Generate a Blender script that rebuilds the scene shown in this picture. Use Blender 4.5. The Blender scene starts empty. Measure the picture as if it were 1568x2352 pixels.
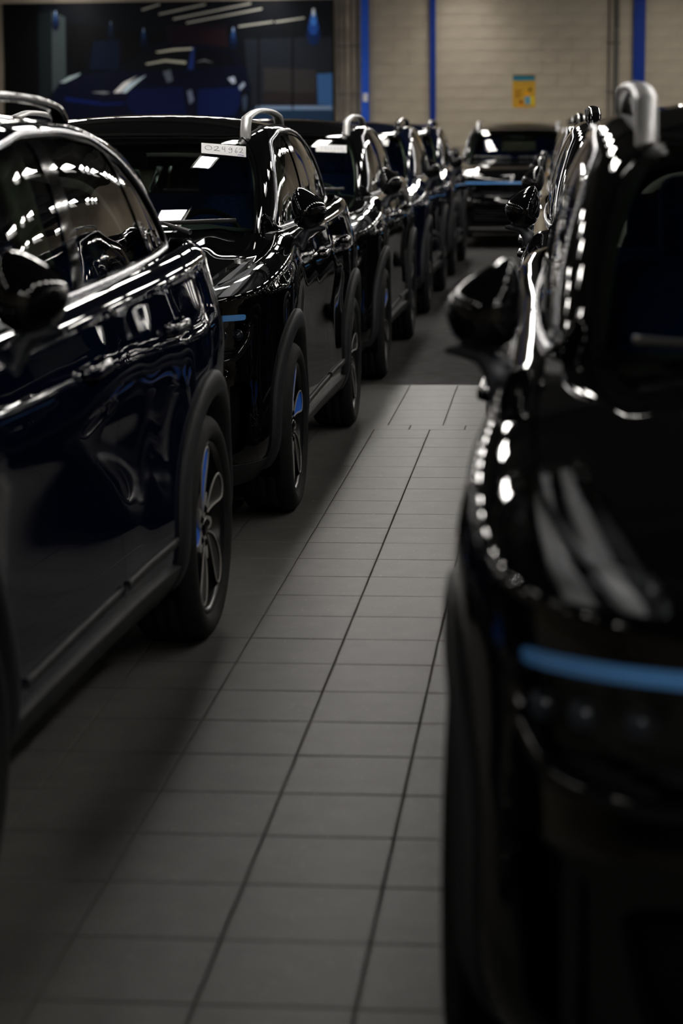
import bpy, bmesh, math, random
import numpy as np
from mathutils import Vector, Matrix
random.seed(7)
rng = np.random.default_rng(7)
SC = bpy.context.scene
COL = SC.collection

# ------------------------------------------------------------------ camera
F_PX, CAM_H = 5060.0, 1.605
VPX, VPY, ROLL = 1270.0, 294.0, 0.008
def cam_axes(yaw, pitch, roll):
    f = Vector((-math.sin(yaw)*math.cos(pitch), math.cos(yaw)*math.cos(pitch), -math.sin(pitch)))
    r = f.cross(Vector((0, 0, 1))).normalized(); u = r.cross(f)
    u2 = u*math.cos(roll) + r*math.sin(roll); r2 = r*math.cos(roll) - u*math.sin(roll)
    return f, r2, u2
yaw, pitch = 0.095, 0.175
for _ in range(20):
    f, r, u = cam_axes(yaw, pitch, ROLL); d = Vector((0, 1, 0))
    px = 784 + F_PX*d.dot(r)/d.dot(f); py = 1176 - F_PX*d.dot(u)/d.dot(f)
    yaw += (VPX-px)/F_PX; pitch += (py-VPY)/F_PX
f, r, u = cam_axes(yaw, pitch, ROLL)
cd = bpy.data.cameras.new('camera'); cam = bpy.data.objects.new('camera', cd); COL.objects.link(cam)
cam.matrix_world = Matrix(((r.x, u.x, -f.x, 0), (r.y, u.y, -f.y, 0), (r.z, u.z, -f.z, CAM_H), (0, 0, 0, 1)))
cd.sensor_fit = 'HORIZONTAL'; cd.sensor_width = 24.0; cd.lens = F_PX/1568*24.0
cd.clip_start = 0.05; cd.clip_end = 200
cd.dof.use_dof = True; cd.dof.focus_distance = 9.3; cd.dof.aperture_fstop = 2.8
SC.camera = cam
# ------------------------------------------------------------------ world, exposure
w = bpy.data.worlds.new('world'); SC.world = w; w.use_nodes = True
w.node_tree.nodes['Background'].inputs[0].default_value = (0.5, 0.55, 0.65, 1)
w.node_tree.nodes['Background'].inputs[1].default_value = 0.004
SC.view_settings.view_transform = 'Standard'; SC.view_settings.look = 'None'
SC.view_settings.exposure = 0.0; SC.view_settings.gamma = 1.0
SC.view_settings.use_curve_mapping = False
LAMP = 33.0            # luminance of the ceiling luminaires

# ------------------------------------------------------------------ materials
def mat(name, col, rough=0.5, metal=0.0, spec=0.5, coat=0.0, emit=None, estr=0.0, noise=None, bump=None):
    m = bpy.data.materials.new(name); m.use_nodes = True
    nt = m.node_tree; b = nt.nodes['Principled BSDF']
    b.inputs['Base Color'].default_value = (*col, 1); b.inputs['Roughness'].default_value = rough
    b.inputs['Metallic'].default_value = metal; b.inputs['Specular IOR Level'].default_value = spec
    b.inputs['Coat Weight'].default_value = coat; b.inputs['Coat Roughness'].default_value = 0.01
    if emit:
        b.inputs['Emission Color'].default_value = (*emit, 1); b.inputs['Emission Strength'].default_value = estr
    tc = nt.nodes.new('ShaderNodeTexCoord')
    if noise:                                    # (scale, amount)
        n = nt.nodes.new('ShaderNodeTexNoise'); n.inputs['Scale'].default_value = noise[0]; n.inputs['Detail'].default_value = 6
        nt.links.new(tc.outputs['Object'], n.inputs['Vector'])
        cr = nt.nodes.new('ShaderNodeValToRGB')
        a = noise[1]
        cr.color_ramp.elements[0].position = 0.3; cr.color_ramp.elements[1].position = 0.7
        cr.color_ramp.elements[0].color = (*[max(0, c*(1-a)) for c in col], 1)
        cr.color_ramp.elements[1].color = (*[min(1, c*(1+a)) for c in col], 1)
        nt.links.new(n.outputs['Fac'], cr.inputs['Fac']); nt.links.new(cr.outputs['Color'], b.inputs['Base Color'])
    if bump:                                     # (scale, strength, distance)
        n2 = nt.nodes.new('ShaderNodeTexNoise'); n2.inputs['Scale'].default_value = bump[0]; n2.inputs['Detail'].default_value = 4
        nt.links.new(tc.outputs['Object'], n2.inputs['Vector'])
        bp = nt.nodes.new('ShaderNodeBump'); bp.inputs['Strength'].default_value = bump[1]; bp.inputs['Distance'].default_value = bump[2]
        nt.links.new(n2.outputs['Fac'], bp.inputs['Height']); nt.links.new(bp.outputs['Normal'], b.inputs['Normal'])
    return m
def glass(name, tint, ior=1.5):
    m = bpy.data.materials.new(name); m.use_nodes = True; nt = m.node_tree
    nt.nodes.remove(nt.nodes['Principled BSDF']); out = nt.nodes['Material Output']
    t = nt.nodes.new('ShaderNodeBsdfTransparent'); t.inputs[0].default_value = (*tint, 1)
    g = nt.nodes.new('ShaderNodeBsdfGlossy'); g.inputs['Roughness'].default_value = 0.0; g.inputs['Color'].default_value = (1, 1, 1, 1)
    fr = nt.nodes.new('ShaderNodeFresnel'); fr.inputs['IOR'].default_value = ior
    mx = nt.nodes.new('ShaderNodeMixShader')
    nt.links.new(fr.outputs[0], mx.inputs[0]); nt.links.new(t.outputs[0], mx.inputs[1]); nt.links.new(g.outputs[0], mx.inputs[2])
    nt.links.new(mx.outputs[0], out.inputs['Surface'])
    return m
M = {}
M['black'] = mat('black_paint', (0.0025, 0.0025, 0.003), 0.5, 0, 0.0, coat=1.0)
M['navy'] = mat('navy_paint', (0.002, 0.0045, 0.017), 0.5, 0.0, 0.0, coat=1.0)
M['gloss'] = mat('gloss_black', (0.004, 0.004, 0.005), 0.06, 0, 0.5)
M['plastic'] = mat('black_plastic', (0.022, 0.023, 0.026), 0.55, 0, 0.35, bump=(400, 0.15, 0.001))
M['foot'] = mat('mirror_foot_grey', (0.035, 0.040, 0.050), 0.45, 0, 0.4)
M['blade'] = mat('wiper_blade', (0.07, 0.07, 0.074), 0.35, 0, 0.6)
M['rubber'] = mat('tyre_rubber', (0.014, 0.014, 0.015), 0.75, 0, 0.3, noise=(30, 0.3))
M['under'] = mat('underbody_black', (0.004, 0.004, 0.005), 0.9, 0, 0.1)
M['chrome'] = mat('satin_chrome', (0.50, 0.51, 0.54), 0.24, 1.0)
M['silver'] = mat('silver_rail', (0.62, 0.62, 0.62), 0.42, 0.75)
M['machined'] = mat('machined_alloy', (0.55, 0.54, 0.52), 0.42, 0.6)
M['rimblack'] = mat('rim_black', (0.010, 0.010, 0.011), 0.28, 0, 0.5)
M['blue'] = mat('blue_insert', (0.012, 0.20, 1.0), 0.35, 0, 0.4)
M['bluebar'] = mat('blue_trim_bar', (0.14, 0.44, 1.0), 0.25, 0.0, 0.8)
M['drl'] = mat('light_guide_white', (0.93, 0.94, 0.96), 0.22, 0.15, 0.8)
M['bucket'] = mat('lamp_bucket', (0.16, 0.165, 0.17), 0.18, 0.9)
M['darklens'] = mat('dark_lens', (0.02, 0.03, 0.05), 0.05, 0.2, 1.0)
M['lampglass'] = glass('lamp_cover', (0.97, 0.98, 0.99))
M['windshield'] = glass('windshield_glass', (0.70, 0.86, 0.76), 1.5)
M['sideglass'] = glass('side_glass', (0.55, 0.66, 0.58), 1.55)
M['darkglass'] = glass('privacy_glass', (0.10, 0.11, 0.11), 1.55)
M['seat'] = mat('seat_blue_fabric', (0.03, 0.09, 0.42), 0.85, noise=(60, 0.3))
M['dash'] = mat('dash_charcoal', (0.02, 0.021, 0.022), 0.6, noise=(200, 0.2))
M['lining'] = mat('light_lining', (0.50, 0.48, 0.42), 0.8, noise=(90, 0.08))
M['red'] = mat('tail_lamp_red', (0.25, 0.005, 0.005), 0.1)
M['paper'] = mat('white_paper', (0.86, 0.86, 0.88), 0.6)
M['ink'] = mat('marker_ink', (0.06, 0.065, 0.10), 0.6)
M['inkblue'] = mat('blue_print', (0.03, 0.10, 0.55), 0.6)

# ------------------------------------------------------------------ object helpers
def link(o, parent=None):
    COL.objects.link(o)
    if parent is not None: o.parent = parent
    return o
def empty(name, loc=(0, 0, 0)):
    o = bpy.data.objects.new(name, None); o.location = loc; o.empty_display_size = 0.2
    return link(o)
def tag(o, label=None, cat=None, group=None, kind=None):
    if label: o['label'] = label
    if cat: o['category'] = cat
    if group: o['group'] = group
    if kind: o['kind'] = kind
    return o
def obj(name, V, F, m, parent=None, smooth=False, N=None):
    me = bpy.data.meshes.new(name)
    me.from_pydata([tuple(map(float, v)) for v in V], [], [tuple(int(i) for i in fc) for fc in F])
    ms = m if isinstance(m, (list, tuple)) else [m]
    for q in ms: me.materials.append(q)
    if smooth: me.polygons.foreach_set('use_smooth', [True]*len(me.polygons))
    me.update()
    if N is not None:
        me.normals_split_custom_set_from_vertices([tuple(map(float, n)) for n in N])
    return link(bpy.data.objects.new(name, me), parent)
def boxes(lst):
    """list of (cx,cy,cz,sx,sy,sz) -> V,F"""
    V, F = [], []
    for cx, cy, cz, sx, sy, sz in lst:
        b = len(V)
        for dz in (-.5, .5):
            for dx, dy in ((-.5, -.5), (.5, -.5), (.5, .5), (-.5, .5)):
                V.append((cx+dx*sx, cy+dy*sy, cz+dz*sz))
        F += [(b+3, b+2, b+1, b), (b+4, b+5, b+6, b+7), (b, b+1, b+5, b+4), (b+1, b+2, b+6, b+5), (b+2, b+3, b+7, b+6), (b+3, b, b+4, b+7)]
    return V, F
def bevel_box(name, c, s, m, parent=None, r=0.02, seg=3, xf=None):
    bm = bmesh.new(); bmesh.ops.create_cube(bm, size=1.0)
    bmesh.ops.scale(bm, vec=s, verts=bm.verts)
    bmesh.ops.bevel(bm, geom=list(bm.edges), offset=r, segments=seg, profile=0.5, affect='EDGES')
    if xf is not None: bmesh.ops.transform(bm, matrix=xf, verts=bm.verts)
    bmesh.ops.translate(bm, vec=c, verts=bm.verts)
    me = bpy.data.meshes.new(name); bm.to_mesh(me); bm.free(); me.materials.append(m)
    me.polygons.foreach_set('use_smooth', [True]*len(me.polygons))
    return link(bpy.data.objects.new(name, me), parent)
def lathe(prof, n=48, axis='x', c=(0, 0, 0)):
    """prof: list of (r, a) ; revolves round the x axis"""
    V, F = [], []
    for i in range(n):
        t = 2*math.pi*i/n
        for r_, a in prof: V.append((c[0]+a, c[1]+r_*math.cos(t), c[2]+r_*math.sin(t)))
    m = len(prof)
    for i in range(n):
        j = (i+1) % n
        for k in range(m-1): F.append((i*m+k, i*m+k+1, j*m+k+1, j*m+k))
    return V, F
def tube(path, rad, n=8, closed=False, cap=True, flat=None, up=None):
    """swept elliptical tube; rad scalar or list; flat=(a,b) semi axes along side/up"""
    P = np.array(path, float); K = len(P); V, F = [], []
    for i in range(K):
        a = P[(i-1) % K] if (closed or i > 0) else P[i]; b = P[(i+1) % K] if (closed or i < K-1) else P[i]
        t = b-a; t = t/(np.linalg.norm(t)+1e-9)
        U = np.array(up[i] if isinstance(up, (list, np.ndarray)) and np.ndim(up) == 2 else (up if up is not None else (0, 0, 1)), float)
        s = np.cross(t, U); s = s/(np.linalg.norm(s)+1e-9); U = np.cross(s, t)
        rr = rad[i] if isinstance(rad, (list, np.ndarray)) else rad
        fa, fb = flat if flat else (1, 1)
        for k in range(n):
            q = 2*math.pi*(k+.5)/n
            V.append(P[i] + s*math.cos(q)*rr*fa + U*math.sin(q)*rr*fb)
    for i in range(K if closed else K-1):
        j = (i+1) % K
        for k in range(n): F.append((i*n+k, i*n+(k+1) % n, j*n+(k+1) % n, j*n+k))
    if cap and not closed:
        F.append(tuple(range(n))); F.append(tuple(reversed(range((K-1)*n, K*n))))
    return V, F
def merge(*ms):
    V, F = [], []
    for v, fc in ms:
        b = len(V); V += [tuple(x) for x in v]; F += [tuple(i+b for i in q) for q in fc]
    return V, F

# ------------------------------------------------------------------ surface patches for the car body
class S:                                   # V, N(normals), A(extra params), F
    def __init__(s, V, N, A, F): s.V, s.N, s.A, s.F = np.asarray(V, float), np.asarray(N, float), np.asarray(A, float), F
    def compact(s):
        used = np.zeros(len(s.V), bool)
        for fc in s.F:
            for i in fc: used[i] = True
        idx = np.cumsum(used)-1
        return S(s.V[used], s.N[used], s.A[used], [tuple(int(idx[i]) for i in fc) for fc in s.F])
    def off(s, d): return S(s.V + s.N*d, s.N, s.A, list(s.F))
    def mirror(s):
        m = np.array([-1, 1, 1.])
        return S(s.V*m, s.N*m, s.A, [tuple(reversed(fc)) for fc in s.F])
    def __add__(s, o):
        b = len(s.V)
        return S(np.vstack([s.V, o.V]), np.vstack([s.N, o.N]), np.vstack([s.A, o.A]), list(s.F)+[tuple(i+b for i in fc) for fc in o.F])
    def sym(s): return s + s.mirror()
def clip(s, g):
    """split by scalar g at the vertices -> (g>0 part, g<=0 part)"""
    g = np.where(np.abs(g) < 1e-7, 1e-7, g); pos = g > 0
    V, N, A = list(s.V), list(s.N), list(s.A); cache = {}
    fin, fout = [], []
    def cut(i, j):
        k = (i, j) if i < j else (j, i)
        if k not in cache:
            i2, j2 = k; t = g[i2]/(g[i2]-g[j2])
            V.append(s.V[i2]*(1-t)+s.V[j2]*t); n = s.N[i2]*(1-t)+s.N[j2]*t
            N.append(n/(np.linalg.norm(n)+1e-12)); A.append(s.A[i2]*(1-t)+s.A[j2]*t); cache[k] = len(V)-1
        return cache[k]
    for fc in s.F:
        sg = [pos[i] for i in fc]
        if all(sg): fin.append(fc)
        elif not any(sg): fout.append(fc)
        else:
            a, b = [], []
            for q in range(len(fc)):
                i, j = fc[q], fc[(q+1) % len(fc)]
                (a if pos[i] else b).append(i)
                if pos[i] != pos[j]: c = cut(i, j); a.append(c); b.append(c)
            if len(a) > 2: fin.append(tuple(a))
            if len(b) > 2: fout.append(tuple(b))
    V, N, A = np.array(V), np.array(N), np.array(A)
    return S(V, N, A, fin).compact(), S(V, N, A, fout).compact()
def flanged(s, depth=0.012):
    """adds a folded edge going inwards along the open boundary"""
    ec = {}
    for fc in s.F:
        for q in range(len(fc)):
            i, j = fc[q], fc[(q+1) % len(fc)]
            if (j, i) in ec: ec[(j, i)] = None
            else: ec[(i, j)] = 1
    E = [k for k, v in ec.items() if v]
    V, N = list(s.V), list(s.N); F = list(s.F)
    for i, j in E:
        a, b = s.V[i], s.V[j]; t = b-a; n = np.cross(t, s.N[i]); L = np.linalg.norm(n)
        if L < 1e-9: continue
        n = n/L; k = len(V)
        V += [a, b, b - s.N[j]*depth, a - s.N[i]*depth]; N += [n]*4; F.append((k+1, k, k+3, k+2))
    return S(V, N, np.zeros((len(V), 2)), F)
def loops(s):
    ec = {}
    for fc in s.F:
        for q in range(len(fc)):
            i, j = fc[q], fc[(q+1) % len(fc)]
            if (j, i) in ec: del ec[(j, i)]
            else: ec[(i, j)] = 1
    nx = {i: j for i, j in ec}; out = []
    while nx:
        st = next(iter(nx)); L = [st]; c = nx.pop(st)
        while c != st and c in nx: L.append(c); c = nx.pop(c)
        out.append(L)
    return out
def sobj(name, s, m, parent, flange=0.0):
    if flange: s = flanged(s, flange)
    return obj(name, s.V, s.F, m, parent, True, s.N)
def gs(a, sig, wrap=None):
    r = int(4*sig)+1; k = np.exp(-0.5*(np.arange(-r, r+1)/sig)**2); k /= k.sum()
    return np.convolve(a, k, 'valid')
def tab(pts, sig=0.06):
    """smooth 1-d function from a table"""
    X = np.array([p[0] for p in pts], float); Y = np.array([p[1] for p in pts], float)
    dx = sig/6; lo, hi = X[0]-1, X[-1]+1; xs = np.arange(lo, hi, dx)
    ys = np.interp(xs, X, Y)
    s0 = (Y[1]-Y[0])/(X[1]-X[0]); s1 = (Y[-1]-Y[-2])/(X[-1]-X[-2])
    ys = np.where(xs < X[0], Y[0]+s0*(xs-X[0]), ys); ys = np.where(xs > X[-1], Y[-1]+s1*(xs-X[-1]), ys)
    r = int(4*6)+1; ys2 = gs(ys, 6); xs2 = xs[r:-r]
    return lambda q: np.interp(q, xs2, ys2)
def planc(pts, n, sig):
    """half outline from x=0 (front) to x=0 (rear), smoothed; pts (.., dims)"""
    P = np.array(pts, float); m = np.ones(P.shape[1]); m[0] = -1
    full = np.vstack([(P*m)[::-1][:-1], P, (P*m)[::-1][1:]])
    seg = np.linalg.norm(np.diff(full[:, :2], axis=0), axis=1); L = np.concatenate([[0], np.cumsum(seg)])
    a, b = L[len(P)-1], L[2*len(P)-2]; ds = 0.01
    ss = np.arange(0, L[-1], ds); D = np.array([np.interp(ss, L, full[:, k]) for k in range(P.shape[1])]).T
    k = sig/ds; r = int(4*k)+1
    D = np.array([gs(D[:, q], k) for q in range(P.shape[1])]).T; ss = ss[r:-r]
    t = np.linspace(a, b, n)
    D = np.array([np.interp(t, ss, D[:, q]) for q in range(P.shape[1])]).T
    D[0, 0] = D[-1, 0] = 0
    return D
def grid(P, A=None, flip=False):
    n, m = P.shape[:2]
    du = np.gradient(P, axis=0); dv = np.gradient(P, axis=1)
    N = np.cross(du, dv); N /= (np.linalg.norm(N, axis=2, keepdims=True)+1e-12)
    if flip: N = -N
    F = []
    for i in range(n-1):
        for j in range(m-1):
            q = (i*m+j, (i+1)*m+j, (i+1)*m+j+1, i*m+j+1)
            F.append(q[::-1] if flip else q)
    if A is None:
        ii, jj = np.meshgrid(np.arange(n), np.arange(m), indexing='ij'); A = np.stack([ii/(n-1), jj/(m-1)], 2)
    return S(P.reshape(-1, 3), N.reshape(-1, 3), A.reshape(n*m, -1), F)
def rpoly(pts, y, z, rad=0.0):
    """signed distance (positive inside) to a polygon"""
    P = np.array(pts, float); n = len(P); d = np.full(np.shape(y), 1e9); inside = np.zeros(np.shape(y), bool)
    for i in range(n):
        a, b = P[i], P[(i+1) % n]; e = b-a
        t = np.clip(((y-a[0])*e[0]+(z-a[1])*e[1])/(e@e+1e-12), 0, 1)
        d = np.minimum(d, np.hypot(y-a[0]-t*e[0], z-a[1]-t*e[1]))
        c = (a[1] > z) != (b[1] > z)
        xx = (b[0]-a[0])*(z-a[1])/((b[1]-a[1]) if abs(b[1]-a[1]) > 1e-9 else 1e-9)+a[0]
        inside ^= c & (y < xx)
    return np.where(inside, d, -d) + rad
def inset_poly(pts, n=6, r=0.04):
    """round the corners of a polygon"""
    P = [np.array(p, float) for p in pts]; out = []
    for i in range(len(P)):
        a, b, c = P[i-1], P[i], P[(i+1) % len(P)]
        u = a-b; v = c-b; lu, lv = np.linalg.norm(u), np.linalg.norm(v)
        q = min(r, lu*.45, lv*.45); p0 = b+u/lu*q; p1 = b+v/lv*q
        for k in range(n+1):
            t = k/n; out.append((1-t)**2*p0+2*t*(1-t)*b+t*t*p1)
    return [tuple(p) for p in out]

def copy_tree(o, parent=None):
    c = o.copy(); COL.objects.link(c)
    if parent is not None:
        c.parent = parent; c.matrix_parent_inverse = o.matrix_parent_inverse.copy()
    for ch in list(o.children): copy_tree(ch, c)
    return c
def paint(root, m):
    for ch in root.children:
        if ch.name.split('.')[0] in PAINT and ch.type == 'MESH':
            s_ = ch.material_slots[0]; s_.link = 'OBJECT'; s_.material = m

# ================================================================== THE CAR (front at y=0 facing -y, x across, z up)
CAR_L = 4.54; WY = (0.93, 3.664); WZ = 0.362; WR = 0.362
PAINT = {'front_bumper', 'hood', 'fender', 'door', 'quarter_panel', 'tailgate', 'rear_bumper', 'cabin_frame', 'roof_panel', 'door_handle'}
class Car: pass
def build_body():
    B = Car()
    hood_z = tab([(-.2, .90), (.08, .975), (.14, .995), (.30, 1.04), (.55, 1.092), (.85, 1.138), (1.15, 1.178), (1.5, 1.205)], .08)
    belt_z = tab([(0, 1.08), (1.2, 1.16), (1.6, 1.165), (2.2, 1.178), (3.0, 1.20), (3.6, 1.225), (4.0, 1.245), (4.6, 1.25)], .15)
    crown = tab([(0, .012), (.3, .022), (.8, .035), (1.4, .05)], .15)
    base = planc([(0, 0.0), (.25, .010), (.50, .045), (.68, .11), (.79, .20), (.855, .33), (.89, .52), (.912, .78), (.916, .98), (.902, 1.4), (.90, 2.0),
                  (.904, 2.8), (.92, 3.3), (.926, 3.66), (.912, 4.0), (.87, 4.24), (.76, 4.40), (.55, 4.49), (.28, 4.53), (0, 4.54)], 341, .055)
    T = np.gradient(base, axis=0); T /= np.linalg.norm(T, axis=1, keepdims=True)
    n2 = np.stack([T[:, 1], -T[:, 0]], 1)                      # outward
    wf = np.clip(-n2[:, 1], 0, 1)**2; wr = np.clip(n2[:, 1], 0, 1)**2; ws = 1-wf-wr
    itop = wf*.125 + ws*.125 + wr*.17
    E = base - n2*itop[:, None]
    def H(x, y, we):
        s = np.clip(np.abs(x)/np.maximum(we, .05), 0, 1)
        return hood_z(y) - crown(y)*s**2.4 + .010*np.exp(-((np.abs(x)-.50-.02*y)/.055)**2)*np.clip((y-.2)/.5, 0, 1)
    wE = lambda y: np.interp(y, E[:150, 1], E[:150, 0])
    zt_h = H(E[:, 0], E[:, 1], E[:, 0]); zt_b = belt_z(E[:, 1])
    q = np.clip((E[:, 1]-1.10)/.4, 0, 1); q = q*q*(3-2*q)
    ztop = zt_h*(1-q)+zt_b*q
    fi = tab([(.19, .15), (.26, .085), (.34, .035), (.45, .010), (.56, .0), (.63, .0), (.66, .008), (.69, .030), (.80, .024), (.87, .016), (.92, .022), (1.0, .04)], .018)
    si = tab([(.19, .12), (.25, .055), (.32, .012), (.40, .004), (.48, .006), (.60, .013), (.72, .018), (.80, .016), (.88, .006), (.94, .0), (.99, .005), (1.05, .022), (1.12, .042), (1.2, .06)], .035)
    ri = tab([(.19, .14), (.30, .04), (.45, .0), (.62, .0), (.80, .03), (.95, .05), (1.1, .08), (1.2, .10)], .04)
    rz = .065; m1, m2 = 64, 18; zb = .205
    P = np.zeros((341, m1+m2, 3))
    for j in range(m1+m2):
        if j < m1: z = zb+(ztop-rz-zb)*j/(m1-1); th = 0*z
        else: th = np.full(341, math.pi/2*(j-m1+1)/m2); z = ztop-rz+rz*np.sin(th)
        zz = np.minimum(z, ztop-rz)
        i0 = wf*fi(zz)+ws*si(zz)+wr*ri(zz)
        ins = i0+(itop-i0)*(1-np.cos(th))
        flare = .016*sum(np.exp(-((base[:, 1]-yw)/.42)**4)*np.exp(-((z-.74)/.20)**2) for yw in WY)*ws
        o = ins-flare
        P[:, j, 0] = base[:, 0]-n2[:, 0]*o; P[:, j, 1] = base[:, 1]-n2[:, 1]*o; P[:, j, 2] = z
    P[0, :, 0] = 0; P[-1, :, 0] = 0
    B.P = P; B.skirt = grid(P)
    # hood height field
    k = int(np.searchsorted(E[:, 1], 1.50)); ns = 46
    Hd = np.zeros((k, ns, 3))
    for i in range(k):
        s = np.linspace(0, 1, ns)**.8; x = s*E[i, 0]; Hd[i, :, 0] = x; Hd[i, :, 1] = E[i, 1]
        Hd[i, :, 2] = H(x, np.full(ns, E[i, 1]), max(E[i, 0], .05)) if i > 0 else hood_z(E[0, 1])
    hs = grid(Hd, flip=True)
    # analytic normals (rows degenerate towards the nose)
    e = 1e-3; X, Y = hs.V[:, 0], hs.V[:, 1]; we = wE(Y)
    fx = (H(X+e, Y, we)-H(np.maximum(X-e, 0), Y, we))/(2*e); fy = (H(X, Y+e, wE(Y+e))-H(X, Y-e, wE(Y-e)))/(2*e)
    N = np.stack([-fx, -np.clip(fy, -.5, .5), np.ones_like(fx)], 1); hs.N = N/np.linalg.norm(N, axis=1, keepdims=True)
    B.hood = hs; B.H = H; B.wE = wE
    # greenhouse
    nu, nv = 281, 44
    pts = [  # base x,y,z   | roof edge x,y,z
        (0, 1.10, 1.165, 0, 1.90, 1.590), (.25, 1.125, 1.163, .19, 1.905, 1.589), (.50, 1.20, 1.155, .37, 1.93, 1.585), (.655, 1.31, 1.150, .485, 1.975, 1.580),
        (.735, 1.43, 1.145, .545, 2.05, 1.585), (.775, 1.60, 1.14, .572, 2.17, 1.597), (.792, 1.95, 1.15, .59, 2.40, 1.612), (.80, 2.40, 1.16, .598, 2.70, 1.620),
        (.80, 2.80, 1.17, .598, 2.98, 1.618), (.792, 3.20, 1.185, .588, 3.26, 1.606), (.775, 3.60, 1.20, .572, 3.54, 1.582), (.75, 3.90, 1.215, .55, 3.76, 1.556),
        (.69, 4.15, 1.22, .50, 3.93, 1.535), (.55, 4.30, 1.22, .40, 4.02, 1.53), (.30, 4.375, 1.22, .22, 4.06, 1.535), (0, 4.40, 1.22, 0, 4.07, 1.535)]
    a = np.array(pts); full = planc([tuple(p) for p in a[:, [0, 1, 2, 3, 4, 5]]], nu, .07)
    # x of the roof edge is odd too: do it with its own symmetric pass
    b0 = planc([(p[0], p[1], p[2]) for p in pts], 1200, .06); b1 = planc([(p[3], p[4], p[5]) for p in pts], 1200, .06)
    kn = np.array([np.argmin((b0[:, 0]-p[0])**2+(b0[:, 1]-p[1])**2) for p in pts]); kn[0] = 0; kn[-1] = 1199
    kn1 = np.array([np.argmin((b1[:, 0]-p[3])**2+(b1[:, 1]-p[4])**2) for p in pts]); kn1[0] = 0; kn1[-1] = 1199
    u0 = np.linspace(0, 1199, nu)
    mp = np.interp(np.arange(1200), kn, kn1); kk = gs(np.pad(mp, 201, mode='reflect', reflect_type='odd'), 50); mp = kk[:1200] if len(kk) >= 1200 else mp
    mp = mp[:1200]; mp = (mp-mp[0])/(mp[-1]-mp[0])*1199
    it = lambda b, t: np.array([np.interp(t, np.arange(1200), b[:, c]) for c in range(3)]).T
    G0 = it(b0, u0); G1 = it(b1, np.interp(u0, np.arange(1200), mp)); G1[:, 2] += .018*np.clip((G1[:, 1]-1.9)/.5, 0, 1)
    Tn = np.gradient(G1, axis=0); Tn[:, 2] = 0; Tn /= np.linalg.norm(Tn, axis=1, keepdims=True)
    on = np.stack([Tn[:, 1], -Tn[:, 0], 0*Tn[:, 0]], 1)
    wf2 = np.clip(-on[:, 1], 0, 1)**1.5; wr2 = np.clip(on[:, 1], 0, 1)**2; ws2 = np.clip(1-wf2-wr2, 0, 1)
    L = (wf2*.22+ws2*.105+wr2*.10)[:, None]; drop = (wf2*.035+ws2*.004+wr2*.006)[:, None]
    Q2 = G1+on*L; Q2[:, 2:3] -= drop
    Q1 = G0+(Q2-G0)*.55+on*(ws2*.022+wf2*.03+wr2*.03)[:, None]; Q1[:, 2] += wf2*.012
    v = np.linspace(0, 1, nv)[None, :, None]
    PG = (1-v)**3*G0[:, None]+3*(1-v)**2*v*Q1[:, None]+3*(1-v)*v**2*Q2[:, None]+v**3*G1[:, None]
    B.PG = PG; B.green = grid(PG)
    # roof
    nr = 40; RF = np.zeros((nu, nr, 3)); cz = tab([(1.9, .0), (2.1, .030), (2.5, .050), (3.0, .052), (3.5, .045), (3.9, .02), (4.07, 0)], .12)
    for i in range(nu):
        s = np.linspace(0, 1, nr); x = s*G1[i, 0]
        RF[i, :, 0] = x; RF[i, :, 1] = G1[i, 1]; RF[i, :, 2] = G1[i, 2]+cz(G1[i, 1])*(1-s**2.2)
    rs = grid(RF, flip=True)
    jj = slice(12, nu-12); B.roof = rs
    n = rs.N.reshape(nu, nr, 3); n[:14] = n[14]; n[-14:] = n[-15]; rs.N = n.reshape(-1, 3)
    B.RF = RF; B.G1 = G1
    return B
def project(P, a, b, lo=(0, 0), hi=None):
    """points of a patch whose (y,z) are (a,b) -> position, normal"""
    n, m = P.shape[:2]; sub = P[:, :, 1:]
    d = (sub[:, :, 0]-a)**2+(sub[:, :, 1]-b)**2; d = np.where(P[:, :, 0] < .5, 9, d)
    i, j = np.unravel_index(np.argmin(d), d.shape); fi_, fj = float(i), float(j)
    def ev(x, y):
        x = min(max(x, 0), n-1.001); y = min(max(y, 0), m-1.001); i0, j0 = int(x), int(y); u_, v_ = x-i0, y-j0
        return (P[i0, j0]*(1-u_)*(1-v_)+P[i0+1, j0]*u_*(1-v_)+P[i0, j0+1]*(1-u_)*v_+P[i0+1, j0+1]*u_*v_)
    for _ in range(8):
        p = ev(fi_, fj); e = .5
        pu = (ev(fi_+e, fj)-ev(fi_-e, fj))/(2*e); pv = (ev(fi_, fj+e)-ev(fi_, fj-e))/(2*e)
        Jm = np.array([[pu[1], pv[1]], [pu[2], pv[2]]]); rr = np.array([a-p[1], b-p[2]])
        try: dl = np.linalg.solve(Jm, rr)
        except Exception: break
        dl = np.clip(dl, -3, 3); fi_ += dl[0]; fj += dl[1]
    p = ev(fi_, fj); e = 1.0
    pu = ev(fi_+e, fj)-ev(fi_-e, fj); pv = ev(fi_, fj+e)-ev(fi_, fj-e)
    nn = np.cross(pu, pv); nn /= np.linalg.norm(nn)+1e-12
    return p, nn

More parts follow.
